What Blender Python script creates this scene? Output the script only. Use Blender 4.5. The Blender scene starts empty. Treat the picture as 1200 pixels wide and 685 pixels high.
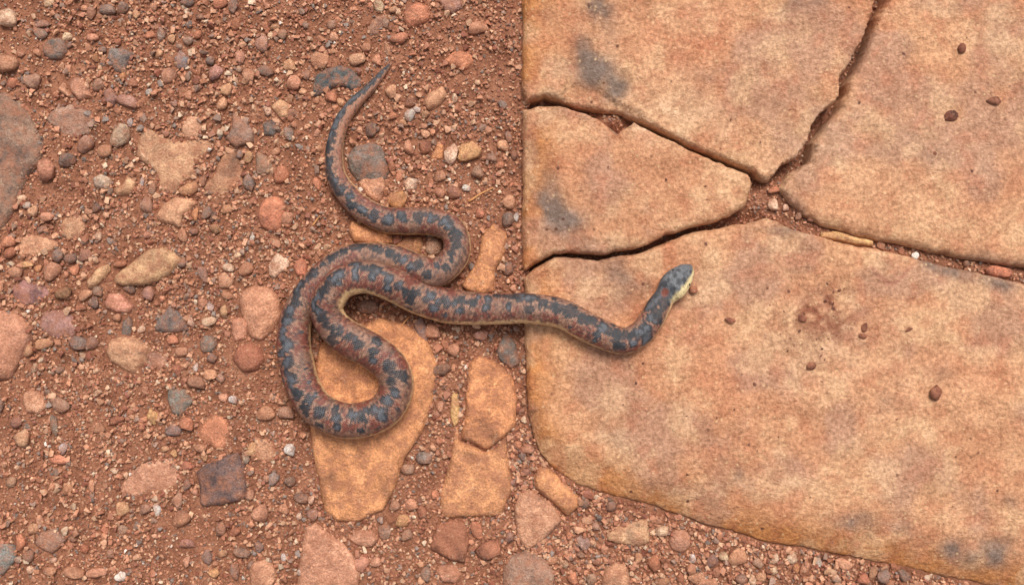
import bpy, bmesh, math, random
import numpy as np
from mathutils import Vector, noise as mnoise
from mathutils.geometry import delaunay_2d_cdt

random.seed(11); rng = np.random.default_rng(11)
scene = bpy.context.scene
COL = scene.collection

# ------------------------------------------------------------------ camera, sky, sun, exposure
U = 0.0005            # metres that one photograph pixel covers on the soil
H = 0.62              # camera height above the soil
cd = bpy.data.cameras.new('camera'); cam = bpy.data.objects.new('camera', cd); COL.objects.link(cam)
cam.location = (0, 0, H); cam.rotation_euler = (0, 0, 0)
cd.sensor_width = 36; cd.lens = 36*H/(1200*U); cd.clip_start = 0.01; cd.clip_end = 100
scene.camera = cam

SUN_EL, SUN_ROT = math.radians(58), math.radians(12)
w = bpy.data.worlds.new('World'); scene.world = w; w.use_nodes = True
nt = w.node_tree; bg = nt.nodes['Background']
sky = nt.nodes.new('ShaderNodeTexSky'); sky.sky_type = 'NISHITA'; sky.sun_disc = False
sky.sun_elevation = SUN_EL; sky.sun_rotation = SUN_ROT; sky.air_density = 1.0; sky.dust_density = 4.0
hs = nt.nodes.new('ShaderNodeHueSaturation'); hs.inputs['Saturation'].default_value = 0.2   # cloud cover greys the sky
nt.links.new(sky.outputs[0], hs.inputs['Color']); nt.links.new(hs.outputs[0], bg.inputs['Color'])
bg.inputs['Strength'].default_value = 0.07
sd = bpy.data.lights.new('sun', 'SUN'); sd.energy = 1.5; sd.angle = math.radians(24); sd.color = (1, 0.95, 0.88)
so = bpy.data.objects.new('sun', sd); COL.objects.link(so)
sdir = Vector((math.sin(SUN_ROT)*math.cos(SUN_EL), math.cos(SUN_ROT)*math.cos(SUN_EL), math.sin(SUN_EL)))
so.rotation_euler = sdir.to_track_quat('Z', 'Y').to_euler(); so.location = sdir*3
vs = scene.view_settings
vs.view_transform = 'Standard'; vs.look = 'None'; vs.gamma = 1; vs.use_curve_mapping = False; vs.exposure = 1.08

# ------------------------------------------------------------------ helpers
def lin(c):
    c = np.asarray(c, float)/255
    return np.where(c <= .04045, c/12.92, ((c+.055)/1.055)**2.4)

def world(x, y, z):                       # photograph pixel + height in pixels -> metres
    k = (H-np.asarray(z)*U)/H
    return np.stack([(np.asarray(x)-600)*U*k, (342.5-np.asarray(y))*U*k, np.asarray(z)*U], -1)

def _hash(ix, iy, seed):
    n = (ix.astype(np.int64)*374761393 + iy.astype(np.int64)*668265263 + seed*1442695041) & 0xffffffff
    n = ((n ^ (n >> 13))*1274126177) & 0xffffffff
    return ((n ^ (n >> 16)) & 0xffffff)/float(0xffffff)

def vnoise(x, y, seed=0):
    x = np.asarray(x, float); y = np.asarray(y, float)
    ix = np.floor(x); iy = np.floor(y); fx = x-ix; fy = y-iy
    fx = fx*fx*(3-2*fx); fy = fy*fy*(3-2*fy)
    a = _hash(ix, iy, seed); b = _hash(ix+1, iy, seed); c = _hash(ix, iy+1, seed); d = _hash(ix+1, iy+1, seed)
    return (a*(1-fx)+b*fx)*(1-fy)+(c*(1-fx)+d*fx)*fy

def fbm(x, y, s, seed=0, octv=4):
    r = 0; a = .5; t = 0
    for o in range(octv):
        r = r+a*vnoise(np.asarray(x)/s+17.3*o, np.asarray(y)/s+5.1*o, seed+o); t += a; a *= .5; s *= .5
    return r/t

def sstep(a, b, v):
    t = np.clip((v-a)/(b-a), 0, 1); return t*t*(3-2*t)

def inside(poly, X, Y):
    r = np.zeros(len(X), bool); n = len(poly)
    for i in range(n):
        x1, y1 = poly[i]; x2, y2 = poly[(i+1) % n]
        if y1 == y2: continue
        c = ((y1 > Y) != (y2 > Y)) & (X < (x2-x1)*(Y-y1)/(y2-y1)+x1)
        r ^= c
    return r

def mesh_np(name, V, F, mats, smooth=True, col=None, uv=None):
    me = bpy.data.meshes.new(name)
    V = np.asarray(V, np.float32)
    if isinstance(F, np.ndarray):
        k = F.shape[1]
        me.vertices.add(len(V)); me.vertices.foreach_set('co', V.ravel())
        me.loops.add(F.size); me.loops.foreach_set('vertex_index', F.astype(np.int32).ravel())
        me.polygons.add(len(F)); me.polygons.foreach_set('loop_start', np.arange(0, F.size, k, dtype=np.int32))
        me.update(calc_edges=True)
    else:
        me.from_pydata([tuple(v) for v in V], [], F); me.update()
    me.validate()
    me.polygons.foreach_set('use_smooth', np.full(len(me.polygons), smooth))
    if col is not None:
        at = me.color_attributes.new('tint', 'FLOAT_COLOR', 'POINT')
        at.data.foreach_set('color', np.concatenate([col, np.ones((len(col), 1))], 1).astype(np.float32).ravel())
    if uv is not None:
        l = me.uv_layers.new(name='UVMap')
        vi = np.zeros(len(me.loops), np.int32); me.loops.foreach_get('vertex_index', vi)
        l.data.foreach_set('uv', uv[vi].astype(np.float32).ravel())
    for m in (mats if isinstance(mats, (list, tuple)) else [mats]): me.materials.append(m)
    return me

def obj(name, me, parent=None, label=None, cat=None, group=None, kind=None):
    o = bpy.data.objects.new(name, me); COL.objects.link(o)
    if parent: o.parent = parent
    if label: o['label'] = label
    if cat: o['category'] = cat
    if group: o['group'] = group
    if kind: o['kind'] = kind
    return o

# ------------------------------------------------------------------ materials
class NB:
    def __init__(s, name):
        s.m = bpy.data.materials.new(name); s.m.use_nodes = True
        s.t = s.m.node_tree; s.b = s.t.nodes['Principled BSDF']
    def n(s, typ, **kw):
        nd = s.t.nodes.new(typ)
        for k, v in kw.items():
            if hasattr(nd, k): setattr(nd, k, v)
            else: nd.inputs[k].default_value = v
        return nd
    def l(s, a, b): s.t.links.new(a, b)
    def noise(s, vec, scale, detail=4, rough=.6, dist=0):
        nd = s.n('ShaderNodeTexNoise'); nd.inputs['Scale'].default_value = scale
        nd.inputs['Detail'].default_value = detail; nd.inputs['Roughness'].default_value = rough
        nd.inputs['Distortion'].default_value = dist
        s.l(vec, nd.inputs['Vector']); return nd.outputs['Fac']
    def ramp(s, fac, stops):
        r = s.n('ShaderNodeValToRGB'); e = r.color_ramp.elements
        while len(e) < len(stops): e.new(.5)
        for i, (p, c) in enumerate(stops):
            e[i].position = p; e[i].color = (*c, 1) if not np.isscalar(c) else (c, c, c, 1)
        s.l(fac, r.inputs[0]); return r.outputs[0]
    def mix(s, fac, a, b, mode='MIX'):
        m = s.n('ShaderNodeMix'); m.data_type = 'RGBA'; m.blend_type = mode
        for sock, v in ((m.inputs[0], fac), (m.inputs[6], a), (m.inputs[7], b)):
            if isinstance(v, (int, float)): sock.default_value = v
            elif isinstance(v, (tuple, list, np.ndarray)): sock.default_value = (*v, 1)
            else: s.l(v, sock)
        return m.outputs[2]
    def bump(s, h, strength, dist, prev=None):
        b = s.n('ShaderNodeBump'); b.inputs['Strength'].default_value = strength; b.inputs['Distance'].default_value = dist
        s.l(h, b.inputs['Height'])
        if prev: s.l(prev, b.inputs['Normal'])
        return b.outputs[0]
    def geo(s): return s.n('ShaderNodeNewGeometry').outputs['Position']
    def tint(s):
        a = s.n('ShaderNodeAttribute'); a.attribute_name = 'tint'; return a.outputs['Color']

SOIL = lin((150, 82, 54))

def mat_soil():
    b = NB('red_soil'); p = b.geo()
    n1 = b.noise(p, 60, 5, .65); n2 = b.noise(p, 700, 4, .7)
    c = b.ramp(n1, [(.3, lin((120, 76, 56))), (.5, lin((150, 100, 76))), (.72, lin((172, 120, 94)))])
    c = b.mix(1.0, c, b.ramp(n2, [(.3, .55), (.5, 1.0), (.7, 1.35)]), 'MULTIPLY')
    b.l(c, b.b.inputs['Base Color']); b.b.inputs['Roughness'].default_value = .95
    b.b.inputs['Specular IOR Level'].default_value = .15
    h = b.bump(b.noise(p, 450, 6, .75), 1.0, .0018)
    b.l(h, b.b.inputs['Normal']); return b.m

def mat_grain():
    b = NB('gravel_grain'); p = b.geo()
    c = b.mix(1.0, b.tint(), b.ramp(b.noise(p, 900, 3, .6), [(.3, .78), (.7, 1.2)]), 'MULTIPLY')
    b.l(c, b.b.inputs['Base Color']); b.b.inputs['Roughness'].default_value = .6
    b.b.inputs['Specular IOR Level'].default_value = .45
    b.l(b.bump(b.noise(p, 1200, 3, .6), .6, .0006), b.b.inputs['Normal']); return b.m

def mat_stone():
    b = NB('weathered_stone'); p = b.geo()
    oi = b.n('ShaderNodeObjectInfo')
    off = b.n('ShaderNodeVectorMath'); off.operation = 'ADD'
    sc = b.n('ShaderNodeVectorMath'); sc.operation = 'SCALE'; b.l(oi.outputs['Random'], sc.inputs[0]); sc.inputs['Scale'].default_value = 7
    b.l(p, off.inputs[0]); b.l(sc.outputs[0], off.inputs[1]); v = off.outputs[0]
    n0 = b.noise(v, 34, 4, .6, .5); n1 = b.noise(v, 110, 5, .65, .6); n2 = b.noise(v, 900, 3, .7)
    c = b.mix(1.0, oi.outputs['Color'], b.ramp(n1, [(.32, (.58, .55, .56)), (.5, (1, 1, 1)), (.68, (1.3, 1.36, 1.4))]), 'MULTIPLY')
    c = b.mix(1.0, c, b.ramp(n0, [(.36, (.5, .5, .54)), (.46, (.98, .96, .95)), (.66, (1.18, 1.2, 1.2))]), 'MULTIPLY')
    c = b.mix(1.0, c, b.ramp(n2, [(.3, .62), (.5, 1.0), (.72, 1.42)]), 'MULTIPLY')
    dust = b.ramp(b.noise(v, 170, 6, .7), [(.42, 0.0), (.64, .8)])                       # red dust lying in patches
    c = b.mix(dust, c, lin((168, 110, 82)))
    crust = b.ramp(b.noise(v, 240, 5, .75, .8), [(.60, 0.0), (.68, .6)])                 # pale mineral crust
    c = b.mix(crust, c, lin((212, 176, 146)))
    b.l(c, b.b.inputs['Base Color'])
    b.l(b.ramp(n2, [(.3, .75), (.7, .5)]), b.b.inputs['Roughness']); b.b.inputs['Specular IOR Level'].default_value = .35
    h = b.bump(b.noise(v, 160, 5, .7), .8, .004)
    h = b.bump(b.noise(v, 700, 4, .75), .8, .0014, h)
    b.l(h, b.b.inputs['Normal']); return b.m

def mat_slab():
    b = NB('orange_sandstone'); p = b.geo()
    n2 = b.noise(p, 420, 4, .7); n3 = b.noise(p, 75, 7, .7, .15)
    c = b.mix(1.0, b.tint(), b.ramp(n3, [(.3, (.76, .70, .66)), (.5, (1, 1, 1)), (.7, (1.14, 1.2, 1.26))]), 'MULTIPLY')
    c = b.mix(1.0, c, b.ramp(n2, [(.3, (.62, .56, .53)), (.5, (.98, .98, .98)), (.68, (1.3, 1.38, 1.46))]), 'MULTIPLY')
    vo = b.n('ShaderNodeTexVoronoi'); vo.inputs['Scale'].default_value = 330; b.l(p, vo.inputs['Vector'])      # pale mineral flecks
    fl = b.ramp(vo.outputs['Distance'], [(.08, 1.0), (.34, 0.0)])
    sel = b.n('ShaderNodeSeparateColor'); b.l(vo.outputs['Color'], sel.inputs[0])
    f2 = b.mix(1.0, fl, b.ramp(sel.outputs[0], [(.62, 0.0), (.95, .75)]), 'MULTIPLY')
    c = b.mix(f2, c, lin((224, 186, 142)))
    vp = b.n('ShaderNodeTexVoronoi'); vp.inputs['Scale'].default_value = 190; b.l(p, vp.inputs['Vector'])      # dark pits
    sp = b.n('ShaderNodeSeparateColor'); b.l(vp.outputs['Color'], sp.inputs[0])
    pit = b.mix(1.0, b.ramp(vp.outputs['Distance'], [(.12, 1.0), (.24, 0.0)]), b.ramp(sp.outputs[1], [(.86, 0.0), (.9, 1.0)]), 'MULTIPLY')
    pit = b.mix(1.0, pit, b.ramp(b.noise(p, 22, 3), [(.5, 0.0), (.6, 1.0)]), 'MULTIPLY')
    c = b.mix(pit, c, lin((110, 66, 46)))
    b.l(c, b.b.inputs['Base Color'])
    b.l(b.ramp(n2, [(.3, .72), (.7, .5)]), b.b.inputs['Roughness']); b.b.inputs['Specular IOR Level'].default_value = .35
    h = b.bump(n3, .7, .006)
    h = b.bump(b.noise(p, 480, 4, .75), .85, .002, h)
    inv = b.n('ShaderNodeInvert'); b.l(pit, inv.inputs['Color'])
    h = b.bump(inv.outputs[0], .6, .0006, h)
    b.l(h, b.b.inputs['Normal']); return b.m

def mat_snake():
    b = NB('snake_skin')
    uv = b.n('ShaderNodeUVMap'); uv.uv_map = 'UVMap'
    mp = b.n('ShaderNodeMapping'); mp.inputs['Rotation'].default_value = (0, 0, math.radians(45)); mp.inputs['Scale'].default_value = (1, 1, 1)
    b.l(uv.outputs[0], mp.inputs['Vector'])
    vo = b.n('ShaderNodeTexVoronoi'); vo.inputs['Scale'].default_value = 1.0; vo.inputs['Randomness'].default_value = .4
    vo.voronoi_dimensions = '2D'; b.l(mp.outputs[0], vo.inputs['Vector'])
    vc = b.n('ShaderNodeSeparateColor'); b.l(vo.outputs['Color'], vc.inputs[0])
    c = b.mix(1.0, b.tint(), b.ramp(vc.outputs[0], [(0.0, .82), (1.0, 1.18)]), 'MULTIPLY')
    c = b.mix(1.0, c, b.ramp(vo.outputs['Distance'], [(.05, 1.12), (.42, .97), (.62, .72)]), 'MULTIPLY')
    b.l(c, b.b.inputs['Base Color'])
    b.b.inputs['Roughness'].default_value = .46; b.b.inputs['Specular IOR Level'].default_value = .42
    inv = b.n('ShaderNodeMath'); inv.operation = 'MULTIPLY'; inv.inputs[1].default_value = -1; b.l(vo.outputs['Distance'], inv.inputs[0])
    h = b.bump(inv.outputs[0], .4, .0009)
    b.l(h, b.b.inputs['Normal']); return b.m

def mat_plain(name, col, rough, spec=.5):
    b = NB(name); p = b.geo()
    c = b.mix(1.0, tuple(col), b.ramp(b.noise(p, 600, 3), [(.3, .8), (.7, 1.2)]), 'MULTIPLY')
    b.l(c, b.b.inputs['Base Color']); b.b.inputs['Roughness'].default_value = rough; b.b.inputs['Specular IOR Level'].default_value = spec
    return b.m

M_SOIL, M_GRAIN, M_STONE, M_SLAB, M_SNAKE = mat_soil(), mat_grain(), mat_stone(), mat_slab(), mat_snake()
M_EYE = mat_plain('snake_eye', lin((28, 22, 20)), .12); M_TWIG = mat_plain('dry_twig', lin((186, 132, 86)), .8, .2)

# ------------------------------------------------------------------ the fractured slabs: outlines in photograph pixels
# every outline point: x, y, width of the worn edge, depth of that edge
SLABS = {
 'upper': [(612,-420,12,12),(612,0,12,12),(612,60,12,12),(612,104,11,12),(617,118,6,10),(638,110,5,9),(650,115,6,9),(672,123,5,7),(701,128,5,8),(730,133,5,9),(748,139,9,12),
   (778,156,6,12),(815,173,6,12),(855,188,6,12),(885,202,5,12),(897,211,4,12),(903,212,4,12),(918,192,2,12),(936,184,2,12),(948,166,2,12),(954,145,2,12),(964,131,2,12),(983,118,2,12),(986,92,2,12),
   (1003,65,2,12),(1016,35,2,12),(1024,11,2,12),(1033,-7,2,12),(1052,-70,3,12),(1075,-420,3,12)],
 'right': [(1087,-420,3,12),(1064,-70,3,12),(1040,0,2,12),(1029,17,2,12),(1023,40,2,12),(1014,67,3,12),(996,97,4,12),(986,129,4,12),(971,145,2,12),(956,165,2,12),(951,190,2,12),(928,202,3,12),(914,219,4,12),
   (926,237,10,9),(945,253,16,9),(966,263,16,10),(1000,274,16,11),(1028,281,15,11),(1065,288,15,11),(1101,296,15,11),(1155,306,13,11),(1200,312,12,11),(1700,419,12,11),(1700,-420,8,12)],
 'wedge': [(613,127,9,12),(630,123,4,10),(654,123,3,9),(687,132,3,8),(704,139,3,8),(724,158,4,6),(744,142,3,8),(775,159,3,10),(808,174,4,10),(848,190,4,10),(879,204,5,10),(884,214,5,10),(879,229,6,10),
   (876,240,8,9),(858,253,9,9),(835,260,9,9),(808,268,9,9),(781,275,12,8),(760,286,14,7),(734,293,7,9),(704,298,5,10),(674,296,5,10),(650,297,5,10),(630,307,7,11),(615,318,9,12),(612,290,12,12),(613,220,12,12),(612,160,12,12)],
 'lower': [(615,326,9,12),(627,313,7,11),(650,302,4,11),(674,301,4,11),(701,304,4,11),(734,299,4,11),(761,293,4,11),(788,281,4,10),(815,272,5,10),(849,265,5,10),(879,261,6,10),(900,254,7,8),(910,258,10,7),
   (930,270,12,5),(960,275,10,5),(980,282,9,6),(1028,291,7,7),(1068,301,7,7),(1108,311,7,7),(1149,320,7,7),(1186,328,6,8),(1700,454,6,8),(1700,864,42,16),(1200,696,42,16),(1115,679,42,16),(1061,667,42,16),(1011,657,42,16),
   (950,645,42,16),(900,637,42,16),(869,627,42,16),(835,619,42,16),(801,606,42,16),(768,595,42,16),(724,584,42,16),(677,569,42,16),(650,551,38,15),(633,533,30,14),(624,510,22,13),(619,480,15,13),(617,440,13,12),(615,400,13,12),(614,360,12,12)],
}
SLAB_TOP = 18.0
SLAB_LABEL = {
 'upper': 'orange sandstone slab with a dark grey stained corner and a stepped broken ledge',
 'right': 'pale orange slab carrying loose dark red pebbles beyond the widest zigzag crack',
 'wedge': 'small wedge shaped slab piece with a notch chipped out of its cracked edge',
 'lower': 'largest orange slab with a broad rounded rim, carrying the head of the snake',
}
SLABP = {k: np.array([p[:2] for p in v], float) for k, v in SLABS.items()}
SLAB_HULL = np.array([(621,-420),(621,480),(633,515),(658,540),(730,570),(806,592),(906,622),(1065,652),(1204,680),(1690,845),(1690,-420)], float)

def blob0(x, y):                           # soil fills the wide joint, the narrow cracks stay deep
    return np.clip(np.exp(-((x-915)/38.)**2-((y-240)/30.)**2)*1.6+(x > 900)*np.exp(-((y-(262+(x-900)*.215))/26.)**2)+np.exp(-((x-715)/26.)**2-((y-142)/18.)**2), 0, 1)
def gz(x, y):                              # soil height in pixels
    x = np.asarray(x, float); y = np.asarray(y, float)
    z = (fbm(x, y, 90, 3, 4)-.5)*7 + (fbm(x, y, 14, 9, 2)-.5)*2.2
    ins = inside(SLAB_HULL, x.ravel(), y.ravel()).reshape(x.shape)
    wide = blob0(x, y)
    z = np.where(ins, -24+27*wide+z*.4, z)
    near = np.exp(-((x-606)/5.0)**2)*(y < 500)
    return z-2.5*near

# soil sheet: dense under the picture, stretching out to a few metres
def axis(lo, hi, step, far):
    a = list(np.arange(lo, hi+step, step)); d = step*3; p = a[-1]; q = a[0]
    while p < far: p += d; a.append(p); q -= d; a.insert(0, q); d *= 1.5
    return np.array(a)
ax = axis(-180, 700, 3.0, 6000); ax = np.concatenate([ax[ax <= 700], np.arange(706, 1500, 6), ax[ax > 1500]]); ay = axis(-160, 860, 3.0, 6000)
GX, GY = np.meshgrid(ax, ay); GZ = gz(GX, GY)
V = np.stack([(GX-600)*U, (342.5-GY)*U, GZ*U], -1).reshape(-1, 3)
nx, ny = len(ax), len(ay); I = np.arange(nx*ny).reshape(ny, nx)
F = np.stack([I[:-1, :-1], I[1:, :-1], I[1:, 1:], I[:-1, 1:]], -1).reshape(-1, 4)
obj('ground', mesh_np('ground', V, F, M_SOIL), label='rust red bare soil under the gravel and slabs', kind='structure')

# ------------------------------------------------------------------ outline -> solid
def resample(P, step):
    P = np.asarray(P, float); Q = np.vstack([P, P[:1]]); d = np.hypot(*np.diff(Q[:, :2], axis=0).T)
    out = []
    for i in range(len(P)):
        n = max(1, int(round(d[i]/step)))
        for k in range(n): out.append(Q[i]+(Q[i+1]-Q[i])*k/n)
    return np.array(out)

def chaikin(P, n=1):
    P = np.asarray(P, float)
    for _ in range(n):
        Q = np.roll(P, -1, 0); P = np.stack([.87*P+.13*Q, .13*P+.87*Q], 1).reshape(-1, P.shape[1])
    return P

def solid(outline, edge_step, in_step, fine_band, zfun, zlow, jitter=.5, seed=0):
    O = resample(outline, edge_step)
    cx, cy = O[:, 0].mean(), O[:, 1].mean()
    ox, oy = O[:, 0].copy(), O[:, 1].copy()
    for sc, am in ((22, 2.6), (7, 1.6)):
        O[:, 0] += (fbm(ox, oy, sc, 40, 2)-.5)*2*jitter*am/2
        O[:, 1] += (fbm(ox, oy, sc, 50, 2)-.5)*2*jitter*am/2
    op = O[:, :2]
    x0, y0 = op.min(0); x1, y1 = op.max(0)
    def grid(st):
        g = np.stack(np.meshgrid(np.arange(x0+st/2, x1, st), np.arange(y0+st/2, y1, st)), -1).reshape(-1, 2)
        g = g+rng.uniform(-.3, .3, g.shape)*st
        return g[inside(op, g[:, 0], g[:, 1])]
    def near(Pt):
        D = np.empty(len(Pt)); J = np.empty(len(Pt), int)
        for a in range(0, len(Pt), 2000):
            q = ((Pt[a:a+2000, None, :]-op[None])**2).sum(-1); J[a:a+2000] = q.argmin(1); D[a:a+2000] = np.sqrt(q.min(1))
        return D, J
    gf = grid(edge_step*1.15); d, _ = near(gf); gf = gf[(d > edge_step*.6) & (d < fine_band)]
    gc = grid(in_step); d, _ = near(gc); gc = gc[d >= fine_band]
    pts = np.vstack([op, gf, gc]); n = len(op)
    rv, re, rf, ov, oe, of = delaunay_2d_cdt([Vector(p) for p in pts.tolist()], [], [list(range(n))], 1, 1e-4)
    rp = np.array([(v.x, v.y) for v in rv]); back = {}
    for i, l in enumerate(ov):
        for k in l: back.setdefault(k, i)
    D, J = near(rp)
    z = zfun(rp, D, O[J])
    base = len(rp); ring = [back[i] for i in range(n) if i in back]
    faces = []
    for f in rf:
        f = list(f)
        a, b_, c = rp[f[0]], rp[f[1]], rp[f[2]]
        if (b_[0]-a[0])*(c[1]-a[1])-(b_[1]-a[1])*(c[0]-a[0]) > 0: f = f[::-1]      # y points down in pixels
        faces.append(f)
    area = sum(op[i, 0]*op[(i+1) % n, 1]-op[(i+1) % n, 0]*op[i, 1] for i in range(n))
    m = len(ring)
    for i in range(m):
        a, b_ = ring[i], ring[(i+1) % m]; q = [a, b_, base+(i+1) % m, base+i]
        faces.append(q if area > 0 else q[::-1])
    XY = np.vstack([rp, rp[ring]]); Z = np.concatenate([z, np.full(m, zlow)])
    return XY, Z, faces, np.concatenate([D, np.zeros(m)]), op

def to_world(XY, Z, zref):
    k = (H-zref*U)/H
    return np.stack([(XY[:, 0]-600)*U*k, (342.5-XY[:, 1])*U*k, Z*U], -1)

# ------------------------------------------------------------------ slabs
def blob(x, y, cx, cy, rx, ry, ang=0):
    a = math.radians(ang); dx = x-cx; dy = y-cy
    u = (dx*math.cos(a)+dy*math.sin(a))/rx; v = (-dx*math.sin(a)+dy*math.cos(a))/ry
    return np.exp(-(u*u+v*v))
GREY = [(700,20,22,60,8,.75),(715,95,26,22,20,.8),(690,75,18,26,0,.5),(640,215,26,50,0,.55),(660,255,34,22,10,.5),(690,285,40,12,0,.5),(640,20,14,30,0,.3),(1010,612,46,14,6,.7),(870,560,60,22,25,.5),(725,515,26,16,40,.45),
        (935,20,45,40,0,.4),(735,330,60,30,15,.45),(1010,480,90,30,0,.25),(1180,650,70,30,0,.4),(1120,640,60,20,10,.4),(920,270,40,10,10,.6),(1110,315,70,9,14,.55),(1165,330,60,14,12,.4),(1175,60,40,60,0,.3),(1080,180,50,40,0,.25),(1070,560,40,60,0,.25),(1180,590,16,12,0,.5),(845,100,60,14,20,.25)]
PALE = [(800,130,60,30,20,.5),(960,150,60,30,-30,.4),(1100,190,90,40,0,.35),(760,150,40,14,20,.4),(1000,420,90,50,0,.3),(700,560,80,16,20,.2),(880,340,60,30,0,.3)]
RED = [(820,40,60,30,0,.5),(780,360,60,40,0,.5),(1130,200,40,40,0,.35),(880,440,90,40,0,.45),(1150,420,50,40,0,.4),(960,560,80,30,0,.3),(800,60,40,40,0,.3),(690,200,60,24,0,.3),(1040,95,40,30,0,.3)]
def slab_tint(x, y, d_out):
    n = fbm(x, y, 60, 70, 5)
    c = np.outer(1-n, lin((186,124,88)))+np.outer(n, lin((220,167,125)))
    def lay(c, f, col): f = np.clip(f, 0, 1)[:, None]; return c*(1-f)+lin(col)*f
    g = sum(k*blob(x, y, a, b, rx, ry, an) for a, b, rx, ry, an, k in GREY)*(-.35+2.7*fbm(x, y, 26, 81, 5))
    p = sum(k*blob(x, y, a, b, rx, ry, an) for a, b, rx, ry, an, k in PALE)*(-.3+2.3*fbm(x, y, 25, 82, 5))
    r = sum(k*blob(x, y, a, b, rx, ry, an) for a, b, rx, ry, an, k in RED)*(-.3+2.3*fbm(x, y, 25, 83, 5))
    o = np.exp(-(d_out/34)**2)*(.4+1.2*fbm(x, y, 24, 84, 4))
    c = lay(c, r, (200,126,90)); c = lay(c, p, (228,188,150)); c = lay(c, o, (196,128,74)); c = lay(c, sstep(.48, .66, fbm(x, y, 55, 86, 5))*.55, (172,130,108))      # mauve-grey weathering
    c = lay(c, sstep(.52, .66, fbm(x, y, 38, 87, 5))*.5, (222,176,134))       # paler sandy patches
    c = lay(c, sstep(.54, .68, fbm(x, y, 16, 88, 4))*.35, (184,108,74))
    c = lay(c, sstep(.05, 1.0, g)*.95, (122,102,90))
    # spatter of dark brown stains and one faint red scrawl
    sp = blob(x, y, 962, 368, 44, 36)*sstep(.46, .58, fbm(x, y, 9, 95, 3))
    c = lay(c, sp*.95, (132,72,48))
    sc = np.exp(-(((y-(322+10*np.sin((x-1030)/9)))/2.5)**2))*((x > 1018) & (x < 1070))*.4
    c = lay(c, sc, (166,86,76))
    return c
def outer_dist(x, y):
    P = np.array([(612,-420),(612,480),(620,510),(633,533),(677,569),(768,595),(835,619),(900,637),(1061,667),(1200,696),(1700,864)], float)
    best = np.full(len(x), 1e9)
    for a, b in zip(P[:-1], P[1:]):
        ab = b-a; t = np.clip(((x-a[0])*ab[0]+(y-a[1])*ab[1])/(ab@ab), 0, 1)
        best = np.minimum(best, np.hypot(x-a[0]-t*ab[0], y-a[1]-t*ab[1]))
    return best
LEDGE = np.array([(664,98),(690,101),(712,109),(722,120),(752,132),(750,142),(701,134),(668,126),(660,112)], float)
for si, (key, outl) in enumerate(SLABS.items()):
    def zf(rp, D, N):
        wd, dp = N[:, 2], N[:, 3]
        wd = wd*(.75+.5*fbm(rp[:, 0], rp[:, 1], 30, 21, 2))
        t = np.clip(D/wd, 0, 1)
        z = SLAB_TOP-dp*(1-np.sqrt(np.clip(1-(1-t)**2, 0, 1)))
        z = np.where(wd > 17, SLAB_TOP-dp*(1-t)**1.55, z)
        if key == 'upper':                                              # broken ledge beside the crack
            z = z-5.5*inside(LEDGE, rp[:, 0]+(fbm(rp[:, 0], rp[:, 1], 8, 5, 2)-.5)*4, rp[:, 1])
        return z+(fbm(rp[:, 0], rp[:, 1], 120, 31+si, 4)-.5)*8*np.clip(D/25, .15, 1)+(fbm(rp[:, 0], rp[:, 1], 26, 35, 4)-.5)*3.2*np.clip(D/12, .3, 1)
    XY, Z, Fs, D, op = solid(outl, 2.6, 6.0, 44 if key == 'lower' else 22, zf, -42, jitter=1.4, seed=si*7)
    me = mesh_np('stone_slab', to_world(XY, Z, SLAB_TOP), Fs, M_SLAB, col=slab_tint(XY[:, 0], XY[:, 1], outer_dist(XY[:, 0], XY[:, 1])))
    obj('stone_slab', me, label=SLAB_LABEL[key], cat='slab', group='pieces of the cracked slab')

# ------------------------------------------------------------------ traced stones
TILE = {'A': (0,0), 'B': (0,230), 'C': (0,455), 'D': (300,0), 'E': (300,210), 'F': (300,455), 'G': (600,455), 'H': (900,455), 'I': (900,230), 'J': (600,0), 'K': (900,0), 'P': None}
TS = 2.977
def tpx(t, pts):
    pts = np.asarray(pts, float)
    return pts if t == 'P' else pts/TS+np.array(TILE[t])
CLR = {'g': (124,110,102), 'b': (122,116,112), 's': (200,144,114), 't': (208,158,122), 'r': (160,100,76), 'p': (224,190,160), 'w': (222,212,204), 'o': (212,146,98), 'm': (164,122,108),
       'c': (200,128,98), 'y': (222,170,118), 'k': (156,122,104), 'd': (84,86,88), 'q': (110,84,80), 'x': (106,56,42)}
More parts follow.
